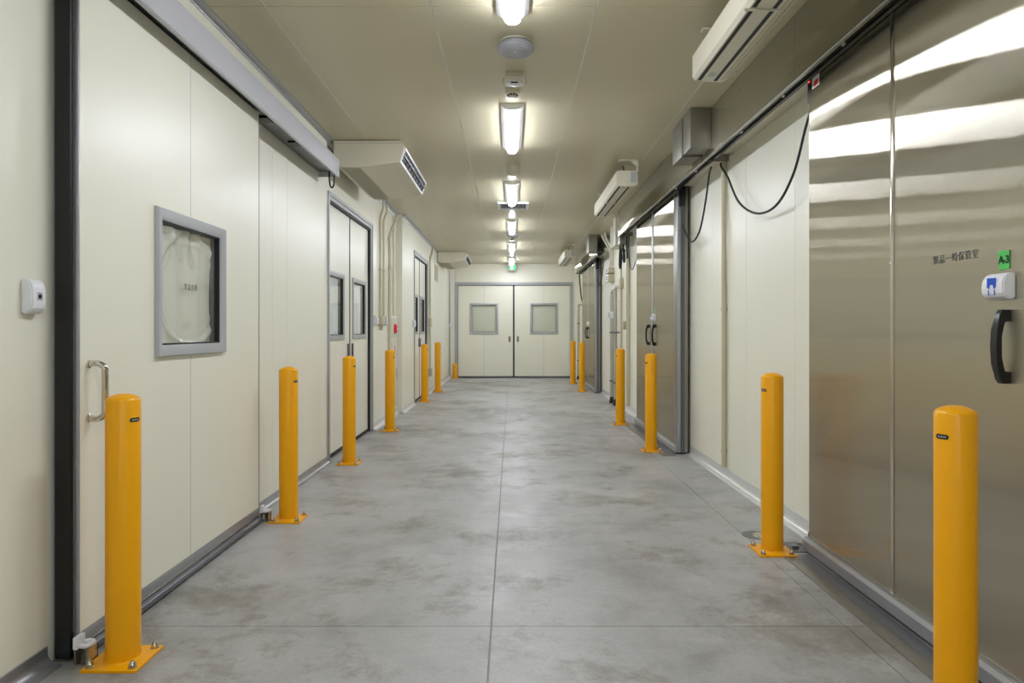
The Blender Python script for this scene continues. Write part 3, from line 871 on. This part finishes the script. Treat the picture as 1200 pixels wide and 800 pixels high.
# exit sign
ex = thing('exit_sign', 'small green and white exit sign hanging by the far wall', 'exit sign', (0.013, 14.93, 2.365))
obj('housing', box(B(), -.070, .096, 14.90, 14.96, 2.366, 2.519, 0.003), 'white', ex)
obj('face', box(B(), -.064, .090, 14.897, 14.900, 2.372, 2.49), 'exitlit', ex)
fig = [(0.0, 2.372), (0.09, 2.372), (0.09, 2.49), (0.045, 2.49), (0.045, 2.46), (0.03, 2.44), (0.035, 2.41), (0.02, 2.39)]
obj('pictogram', prism(B(), fig, 14.8955, 14.897, XZ), 'exitgreen', ex)
obj('pictogram', prism(B(), [(-.064, 2.372), (-.02, 2.372), (-.01, 2.40), (-.03, 2.42), (-.02, 2.45), (-.05, 2.47), (-.064, 2.47)], 14.8955, 14.897, XZ), 'exitgreen', ex)

# ------------------------------------------------------------------ small things on the ceiling
def speaker(label, y):
    e = thing('ceiling_speaker', label, 'speaker', (0.019, y, ZC), 'round grey ceiling speakers')
    prof = [(0.072, 0), (0.074, -0.008)]
    for k in range(7):
        t0, t1 = math.radians(-38 + 16 * k), math.radians(-38 + 16 * (k + 1))
        for t, g_ in ((t0, 0.0), (t1 - .08, 0.0), (t1 - .04, -0.0025)):
            prof.append(((0.095 + g_) * math.cos(t) ** 0.7, -0.034 - (0.036 + g_) * math.sin(t)))
    prof += [(0.036, -0.071), (0.034, -0.068), (0.0, -0.069)]
    obj('body', lathe(B(), prof, (0.019, y, ZC), 36, cap=False), 'dome', e, smooth=25)
    obj('mounting_ring', lathe(B(), [(0.070, 0.0), (0.070, -.006), (0.081, -.006), (0.081, 0)], (0.019, y, ZC - .0005), 36, cap=False), 'cream', e)
    obj('indicator', lathe(B(), [(0.005, 0), (0.004, -.003), (0, -.004)], (0.019, y - .045, ZC - .0675), 8), 'white', e)
speaker('round ribbed grey ceiling speaker between light and boxy detector', 3.48)
speaker('round ribbed grey ceiling speaker at the end of a far strip light', 10.25)
e = thing('motion_detector', 'boxy white ceiling detector with two wire guards', 'detector', (0.015, 3.90, ZC))
obj('housing', box(B(), -.037, .068, 3.87, 3.93, ZC - .036, ZC - .0005, 0.004), 'cream', e)
obj('lower_housing', box(B(), -.034, .065, 3.885, 3.945, ZC - .064, ZC - .036, 0.005), 'white', e)
obj('sensor_window', box(B(), -.005, .036, 3.883, 3.887, ZC - .063, ZC - .055, 0.001), 'black', e)
for s in (-.050, .081):
    obj('wire_guard', tube(B(), [(s * .74 + .004, 3.90, ZC - .028), (s, 3.90, ZC - .030), (s, 3.90, ZC - .066)], 0.003, 6), 'beige', e)
def smoke(label, y):
    e = thing('smoke_detector', label, 'detector', (0.006, y, ZC), 'small round smoke detectors')
    obj('base', lathe(B(), [(0.045, 0), (0.045, -.014), (0.040, -.018), (0.0, -.018)], (0.006, y, ZC - .0004), 24), 'cream', e)
    obj('cap', lathe(B(), [(0.030, -.018), (0.030, -.034), (0.024, -.040), (0, -.042)], (0.006, y, ZC), 24), 'cream', e)
    for k in range(10):
        a = 2 * math.pi * k / 10
        c = Vector((0.006 + 0.030 * math.cos(a), y + 0.030 * math.sin(a), ZC - .027))
        bm = B(); box(bm, c.x - .004, c.x + .004, c.y - .004, c.y + .004, c.z - .005, c.z + .005); obj('smoke_slot', bm, 'slot', e)
smoke('small round smoke detector before a ceiling strip light', 4.20)
smoke('small round smoke detector by the far ceiling speaker', 10.85)
e = thing('drum_sensor', 'beige round drum sensor on the ceiling between two strip lights', 'sensor', (0.016, 6.10, ZC))
obj('drum', lathe(B(), [(0.062, 0), (0.062, -.072), (0.056, -.080), (0, -.081)], (0.016, 6.10, ZC - .0004), 30), 'cream', e)
obj('rim', lathe(B(), [(0.0625, -.066), (0.0645, -.068), (0.0645, -.074), (0.0605, -.077)], (0.016, 6.10, ZC), 30, cap=False), 'cream', e)
e = thing('ceiling_vent', 'slatted white ceiling vent across the strip light line', 'vent', (0.02, 8.0, ZC))
bm = B()
for a in ((-.16, .20, 7.80, 7.83), (-.16, .20, 8.17, 8.20), (-.16, -.13, 7.83, 8.17), (.17, .20, 7.83, 8.17)):
    box(bm, *a, ZC - .022, ZC - .0005)
obj('frame', bm, 'white', e)
obj('backing', box(B(), -.13, .17, 7.83, 8.17, ZC - .003, ZC - .0005), 'slot', e)
for k in range(12):
    x = -.12 + .025 * k
    bm = B(); prism(bm, [(x, ZC - .004), (x + .003, ZC - .004), (x + .012, ZC - .018), (x + .009, ZC - .018)], 7.83, 8.17, XZ); obj('slat', bm, 'label', e)

# ------------------------------------------------------------------ ceiling air conditioners
def aircon(label, y0, y1):
    e = thing('air_conditioner', label, 'air conditioner', (-1.1, (y0 + y1) / 2, 2.3), 'ceiling hung air conditioners')
    prof = [(-1.375, 2.515), (-.865, 2.515), (-.825, 2.468), (-.868, 2.352), (-1.10, 2.318), (-1.17, 2.312), (-1.32, 2.312), (-1.375, 2.34)]
    bm = B(); prism(bm, prof, y0 + .02, y1 - .02, XZ)
    obj('body', bm, 'cream', e)
    for a, b in ((y0, y0 + .02), (y1 - .02, y1)):
        bm = B(); prism(bm, [(x + (0.002 if x > -1 else 0), z - (.002 if z < 2.4 else 0)) for x, z in prof], a, b, XZ)
        bmesh.ops.bevel(bm, geom=list(bm.edges), offset=0.004, segments=2, affect='EDGES')
        obj('side_panel', bm, 'cream', e)
    obj('side_groove', box(B(), -1.36, -.85, y0 - .0015, y0 + .001, 2.492, 2.496), 'grille', e)
    # slanted outlet: white surround, dark throat, louvre blades
    a, b = Vector((-.825, 0, 2.468)), Vector((-.868, 0, 2.352))
    dn = (b - a).normalized(); nrm = Vector((-dn.z, 0, dn.x)); nrm = nrm if nrm.x > 0 else -nrm
    L = (b - a).length
    mpo = lambda u, v, ww: a + dn * v + nrm * ww + Vector((0, u, 0))
    fr = obj('outlet_frame', rings(B(), [(y0 + .012, y1 - .012, .002, L - .002, 0.0), (y0 + .012, y1 - .012, .002, L - .002, 0.010), (y0 + .03, y1 - .03, .018, L - .016, 0.010), (y0 + .03, y1 - .03, .018, L - .016, 0.001)], mpo), 'white', e)
    obj('throat', box(B(), y0 + .03, y1 - .03, .018, L - .016, 0.0005, 0.002, 0, mpo), 'slot', fr)
    n = 9
    for k in range(n):
        u = y0 + .08 + (y1 - y0 - .16) * k / (n - 1)
        bm = B(); box(bm, u - .003, u + .003, .025, L - .03, 0.001, 0.008, 0, mpo); obj('louvre', bm, 'black', fr)
    bm = B(); box(bm, y0 + .035, y1 - .035, .048, .062, 0.004, 0.014, 0.002, mpo); obj('flap', bm, 'black', fr)
    # intake grille underneath
    gr = obj('intake_grille', box(B(), -1.318, -1.172, y0 + .025, y1 - .025, 2.306, 2.3135), 'grille', e)
    n = 11
    for k in range(n):
        x = -1.312 + .0133 * k
        obj('grille_rib', box(B(), x, x + .004, y0 + .03, y1 - .03, 2.3035, 2.3065), 'grille', gr)
    obj('panel_joint', box(B(), -1.172, -1.166, y0 + .02, y1 - .02, 2.308, 2.3135), 'cream', e)
    obj('drain_cap', lathe(B(), [(0.014, 0), (0.012, -.006), (0, -.007)], (-.93, y1 - .10, 2.3425), 12), 'cream', e)
    for y in (y0 + .2, y1 - .2):
        obj('hanger', box(B(), -1.25, -1.05, y - .03, y + .03, 2.510, ZC - .0005), 'alu', e)
aircon('ceiling hung air conditioner above the two-window grey framed door', 5.27, 6.57)
aircon('ceiling hung air conditioner in the corner near far double door', 12.70, 14.00)

# ------------------------------------------------------------------ air curtains
def air_curtain(label, y0, y1):
    e = thing('air_curtain', label, 'air curtain', (0.99, (y0 + y1) / 2, 2.285), 'air curtains before the steel doors')
    prof = [(.90, 2.412), (.90, 2.305), (.915, 2.290), (1.045, 2.283), (1.080, 2.300), (1.080, 2.412), (1.065, 2.42), (.915, 2.42)]
    bm = B(); prism(bm, prof, y0, y1, XZ)
    bmesh.ops.bevel(bm, geom=[q for q in bm.edges if abs(q.verts[0].co.y - q.verts[1].co.y) < 1e-6], offset=0.004, segments=2, affect='EDGES')
    obj('body', bm, 'cream', e, smooth=40)
    mid = (y0 + y1) / 2
    for (x0, x1) in ((.922, .938), (1.000, 1.016)):
        for a, b in ((y0 + .03, mid - .012), (mid + .012, y1 - .02)):
            zz = lambda x: 2.290 - (x - .915) * (.007 / .13)
            bm = B(); prism(bm, [(x0, zz(x0) - .0012), (x1, zz(x1) - .0012), (x1, zz(x1) + .004), (x0, zz(x0) + .004)], a, b, XZ)
            obj('slot', bm, 'slot', e)
    for a in (y0 + .04, y1 - .12):
        bm = B(); prism(bm, [(.955, 2.2865), (.985, 2.285), (.985, 2.289), (.955, 2.289)], a, a + .05, XZ); obj('print', bm, 'label', e)
    for k in range(3):
        x = 1.034 + k * .014; z = 2.2845 + max(0, (x - 1.045)) * .49
        bm = B(); prism(bm, [(x, z - .004), (x + .006, z - .002), (x + .006, z + .006), (x, z + .004)], y0 + .06, y1 - .04, XZ); obj('intake_rib', bm, 'beige', e)
    obj('joint_band', box(B(), .897, 1.05, mid - .004, mid + .004, 2.2805, 2.289), 'cream', e)
    obj('rating_plate', box(B(), 1.020, 1.068, y0 - .0012, y0 + .0005, 2.318, 2.408), 'label', e)
    for y in (y0 + .03, y1 - .09):
        bm = B()
        box(bm, 1.084, 1.092, y, y + .045, 2.30, 2.5195)
        box(bm, .93, 1.092, y, y + .045, 2.5115, 2.5195)
        box(bm, 1.070, 1.086, y, y + .045, 2.33, 2.36)
        br = obj('bracket', bm, 'cream', e)
    obj('gusset', prism(B(), [(1.085, 2.512), (1.03, 2.512), (1.085, 2.46)], y0 + .05, y0 + .054, XZ), 'cream', e)
    obj('supply_cord', tube(B(), smooth_path([(.985, y0 + .10, 2.418), (.975, y0 + .09, 2.45), (.965, y0 + .08, 2.48)]), 0.006, 8), 'cable', e)
air_curtain('cream air curtain hanging before the A-3 steel door', 1.86, 3.40)
air_curtain('cream air curtain hanging before the mid-corridor steel door', 5.85, 7.42)
air_curtain('cream air curtain hanging before the last steel door', 11.60, 13.15)

# ------------------------------------------------------------------ conduits, boxes and pipes on the walls
def conduit(label, pts, r=0.0125, mat='beige', clips=(), name='conduit', cat='conduit', sm=True):
    P = smooth_path(pts, 5) if sm else [Vector(p) for p in pts]
    e = thing(name, label, cat, (P[-1].x, P[-1].y, min(p.z for p in P)))
    obj('tube', tube(B(), P, r, 12), mat, e, smooth=50)
    for (x, y, z) in clips:
        obj('coupling', lathe(B(), [(r * 1.25, -.012), (r * 1.25, .012)], (x, y, z), 14), mat, e)
        obj('saddle', box(B(), min(x, x + math.copysign(.017, x)), max(x, x + math.copysign(.017, x)), y - .022, y + .022, z - .004, z + .004), mat, e)
    return e

# at the wall with viewing windows
Xc = XL + .018
conduit('beige conduit bending from air conditioner to switch box, door side', [(Xc + .05, 7.42, 2.46), (Xc + .04, 7.45, 2.38), (Xc, 7.50, 2.27), (Xc, 7.50, 2.0), (Xc, 7.50, 1.215)], clips=((Xc, 7.50, 1.72),))
conduit('beige conduit bending from air conditioner to switch box, cabinet side', [(Xc + .05, 7.64, 2.46), (Xc + .04, 7.66, 2.38), (Xc, 7.70, 2.27), (Xc, 7.70, 2.0), (Xc, 7.70, 1.215)], clips=((Xc, 7.70, 1.72),))
e = thing('switch_box', 'beige and white switch box under two conduits by the fire cabinet', 'switch', (XL + .03, 7.62, 1.11))
obj('box', box(B(), XL + .0005, XL + .048, 7.46, 7.62, 1.11, 1.215, 0.004), 'beige', e)
obj('box', box(B(), XL + .0005, XL + .044, 7.64, 7.77, 1.105, 1.212, 0.004), 'grille', e)
obj('rocker', box(B(), XL + .044, XL + .060, 7.67, 7.74, 1.12, 1.20, 0.004), 'white', e)
for y in (7.50, 7.60):
    obj('stub', tube(B(), [(XL + .018, y, 1.112), (XL + .018, y, 1.05)], 0.010, 10), 'beige', e)
Xd = XL + .022
conduit('tall beige conduit running behind the bollard beside fire cabinet', [(Xd + .07, 8.20, 2.44), (Xd + .05, 8.16, 2.36), (Xd, 8.06, 2.16), (Xd, 8.05, 1.9), (Xd, 8.05, 0.10)], 0.016, clips=((Xd, 8.05, 1.78),))
conduit('thin white riser pipe entering the top of fire cabinet', [(XL + .016, 8.36, 2.45), (XL + .016, 8.36, 1.226)], 0.011, 'cream', sm=False)
fc = thing('fire_cabinet', 'white fire cabinet with red alarm lamp against the wall', 'cabinet', (XL + .01, 8.4, 0.10))
mpF = LW(XL)
obj('body', box(B(), 8.16, 8.625, 0.10, 1.222, 0.0005, 0.014, 0.002, mpF), 'white', fc)
obj('upper_door', box(B(), 8.172, 8.613, 0.955, 1.205, 0.014, 0.019, 0.0015, mpF), 'cream', fc)
ld = obj('lower_door', box(B(), 8.172, 8.613, 0.115, 0.942, 0.014, 0.019, 0.0015, mpF), 'cream', fc)
obj('latch', box(B(), 8.56, 8.585, 0.44, 0.58, 0.019, 0.025, 0.001, mpF), 'grille', ld)
obj('print', box(B(), 8.40, 8.45, 0.76, 0.86, 0.019, 0.0197, 0, mpF), 'red', ld)
obj('alarm_lamp', lathe(B(), [(0.062, 0.0), (0.060, 0.014), (0.045, 0.026), (0.02, 0.032), (0, 0.033)], mpF(8.42, 1.07, 0.019), 24, 'X'), 'redlamp', fc)
obj('push_button', lathe(B(), [(0.020, 0.0), (0.020, 0.008), (0, 0.009)], mpF(8.42, 1.07, 0.0485), 16, 'X'), 'white', fc)
Xe = XB + .023
cA = conduit('beige conduit down the wall past the narrow dark-windowed door', [(Xe + .03, 11.55, 2.46), (Xe + .02, 11.50, 2.36), (Xe, 11.42, 2.22), (Xe, 11.40, 2.0), (Xe, 11.40, 0.42)], 0.017, clips=((Xe, 11.40, 1.55),))
obj('junction_box', box(B(), XB + .0005, XB + .05, 11.32, 11.47, 1.11, 1.26, 0.004), 'beige', cA)
obj('socket_box', box(B(), XB + .0005, XB + .05, 11.32, 11.50, 0.29, 0.42, 0.004), 'grille', cA)
e = thing('wall_vent', 'tall beige vent plate high on the wall below far air conditioner', 'vent', (XB + .01, 12.6, 1.95))
obj('plate', box(B(), 12.30, 12.75, 1.95, 2.24, 0.0005, 0.010, 0.002, mpB), 'beige', e)
for k in range(7):
    obj('slat', box(B(), 12.33, 12.72, 1.975 + .036 * k, 1.99 + .036 * k, 0.010, 0.016, 0, mpB), 'grille', e)

# at the steel door wall
Xr = XR - .0215
conduit('tall beige conduit on plain wall between the A-3 and mid-corridor doors', [(Xr, 4.82, 2.255), (Xr, 4.82, 0.085)], 0.0165, clips=((Xr, 4.82, 1.20), (Xr, 4.82, 0.20)), sm=False)
cy_ = atX(736.5, 400, Xr).y
conduit('tall beige conduit with coupling just beyond the mid-corridor steel door', [(Xr, cy_, 2.14), (Xr, cy_, 0.075)], 0.016, clips=((Xr, cy_, 1.19), (Xr, cy_, 1.55)), sm=False)
conduit('second tall beige conduit just beyond the mid-corridor steel door', [(Xr, cy_ + .10, 2.14), (Xr, cy_ + .10, 0.075)], 0.013, clips=((Xr, cy_ + .10, 1.35),), sm=False)
o = obj('socket_box', box(B(), 8.93, 9.03, 1.06, 1.17, 0.0005, 0.05, 0.004, RW(XR)), 'grille'); tag(o, 'beige socket box next to conduit beyond mid-corridor steel door', 'box')
e = thing('duct_cover', 'beige vertical duct cover hanging from ceiling past mid-corridor rail cover', 'duct', (1.42, 8.9, 2.14))
obj('cover', box(B(), 1.335, 1.515, 8.78, 9.00, 2.145, 2.517, 0.004), 'cream', e)
obj('seam', box(B(), 1.3335, 1.336, 8.88, 8.884, 2.15, 2.51), 'grille', e)
e = thing('duct_cover', 'slim beige duct cover on wall between two steel door rail covers', 'duct', (1.46, 9.7, 2.2))
obj('cover', box(B(), 1.405, 1.515, 9.55, 9.72, 2.20, 2.517, 0.004), 'cream', e)
obj('seam', box(B(), 1.4035, 1.406, 9.63, 9.634, 2.21, 2.51), 'grille', e)
e = thing('control_box', 'small grey metal box under the end of mid-corridor rail cover', 'box', (1.42, 8.55, 2.12))
obj('housing', box(B(), 1.345, 1.47, 8.50, 8.68, 2.125, 2.26, 0.004), 'steelplain', e)
obj('gland', lathe(B(), [(0.014, 0), (0.014, -.02), (0.009, -.03)], (1.40, 8.58, 2.126), 12), 'black', e)
cable('thick black cable loop under beige duct cover', [(1.42, 8.90, 2.143), (1.42, 8.95, 2.02), (1.43, 9.03, 1.90), (1.43, 8.97, 1.87), (1.43, 8.90, 1.95), (1.42, 8.83, 2.10)], 0.014)
cable('black cable bunch hanging under the small grey metal box', [(1.40, 8.58, 2.094), (1.42, 8.60, 2.0), (1.43, 8.66, 1.92), (1.43, 8.72, 1.98), (1.44, 8.70, 2.08)], 0.016)
cable('straight black cable beside the small grey metal box', [(1.40, 8.36, 2.20), (1.41, 8.36, 2.1), (1.42, 8.37, 1.93)], 0.013)
for k, (off, lab) in enumerate(((0.0, 'cream twin conduit leading to labelled white boxes, upper bend'), (0.22, 'cream twin conduit leading to labelled white boxes, lower bend'))):
    conduit(lab, [(1.37 + .02 * k, 10.36 - off, 2.50), (1.40, 10.34 - off, 2.42), (1.47, 10.28 - off, 2.27), (1.485, 10.27 - off, 2.18), (1.485, 10.27 - off, 1.99)], 0.017, 'cream')
for z0, z1, lab in ((1.905, 1.985, 'upper white labelled control box under the twin conduits'), (1.775, 1.885, 'lower white labelled control box under the twin conduits')):
    e = thing('control_box', lab, 'box', (1.48, 10.3, z0))
    obj('housing', box(B(), 1.435, 1.5195, 10.12, 10.42, z0, z1, 0.004), 'beige', e)
    pl = obj('face_plate', box(B(), 1.430, 1.435, 10.125, 10.415, z0 + .004, z1 - .004, 0.001), 'white', e)
    for q in range(3):
        zz = z0 + (z1 - z0) * (.3 + .2 * q)
        obj('print_line', box(B(), 1.4293, 1.4302, 10.18, 10.37, zz, zz + .007), 'ink', pl)
# lagged pipe pair with valve
for y, z1, lab in ((9.88, 1.60, 'grey lagged upright pipe with valve between steel doors'), (9.54, 1.63, 'grey lagged upright pipe beside the valve pipe')):
    e = thing('pipe', lab, 'pipe', (1.45, y, 0), 'lagged pipes on the steel door wall')
    obj('lagging', lathe(B(), [(0.026, 0.09), (0.026, z1 - .06), (0.022, z1 - .04)], (1.45, y, 0), 20), 'pipe', e, smooth=40)
    obj('foot', lathe(B(), [(0.035, 0.0), (0.035, 0.05), (0.029, 0.055), (0.029, 0.09)], (1.45, y, 0), 18), 'black', e)
    obj('bend', tube(B(), smooth_path([(1.45, y, z1 - .06), (1.45, y, z1 - .01), (1.462, y - .02, z1 + .02), (1.49, y - .05, z1 + .025), (1.515, y - .05, z1 + .02)]), 0.022, 12), 'pipe', e)
    for z in (0.32, 1.02):
        obj('clamp', lathe(B(), [(0.034, -.012), (0.034, .012)], (1.45, y, z), 18), 'aludark', e)
        obj('clamp_arm', box(B(), 1.47, 1.5195, y - .010, y + .010, z - .008, z + .008), 'aludark', e)
    if y > 9.8:
        v = obj('valve', lathe(B(), [(0.036, -.05), (0.040, -.045), (0.040, .045), (0.036, .05)], (1.45, y, 1.27), 18), 'white', e)
        obj('valve_mark', box(B(), 1.407, 1.4115, y - .012, y + .012, 1.262, 1.282), 'red', v)
        obj('valve_handle', box(B(), 1.385, 1.412, y - .035, y + .015, 1.235, 1.315, 0.006), 'white', v)
cB = conduit('thin beige conduit rising behind the grey lagged pipes', [(Xr, 9.34, 2.2), (Xr, 9.34, 0.12)], 0.013, clips=((Xr, 9.34, 1.45),), sm=False)
obj('socket_box', box(B(), 9.26, 9.40, 1.63, 1.76, 0.0005, 0.05, 0.004, RW(XR)), 'beige', cB)
# far corner
e = thing('pipe', 'slim grey upright pipe in the corner past last steel door', 'pipe', (1.44, 14.7, 0), 'lagged pipes on the steel door wall')
obj('lagging', lathe(B(), [(0.026, 0.07), (0.026, 1.50), (0.02, 1.52)], (1.44, 14.7, 0), 16), 'pipe', e)
obj('foot', lathe(B(), [(0.034, 0), (0.034, 0.05), (0.026, 0.07)], (1.44, 14.7, 0), 16), 'black', e)
obj('bend', tube(B(), smooth_path([(1.44, 14.7, 1.50), (1.44, 14.7, 1.56), (1.44, 14.66, 1.60), (1.46, 14.60, 1.60), (1.515, 14.60, 1.60)]), 0.02, 10), 'pipe', e)
for z in (0.4, 1.2):
    obj('clamp', lathe(B(), [(0.030, -.012), (0.030, .012)], (1.44, 14.7, z), 16), 'aludark', e)
conduit('thin beige conduit in the corner past the last steel door', [(Xr, 14.35, 2.2), (Xr, 14.35, 0.12)], 0.014, clips=((Xr, 14.35, 1.2),), sm=False)
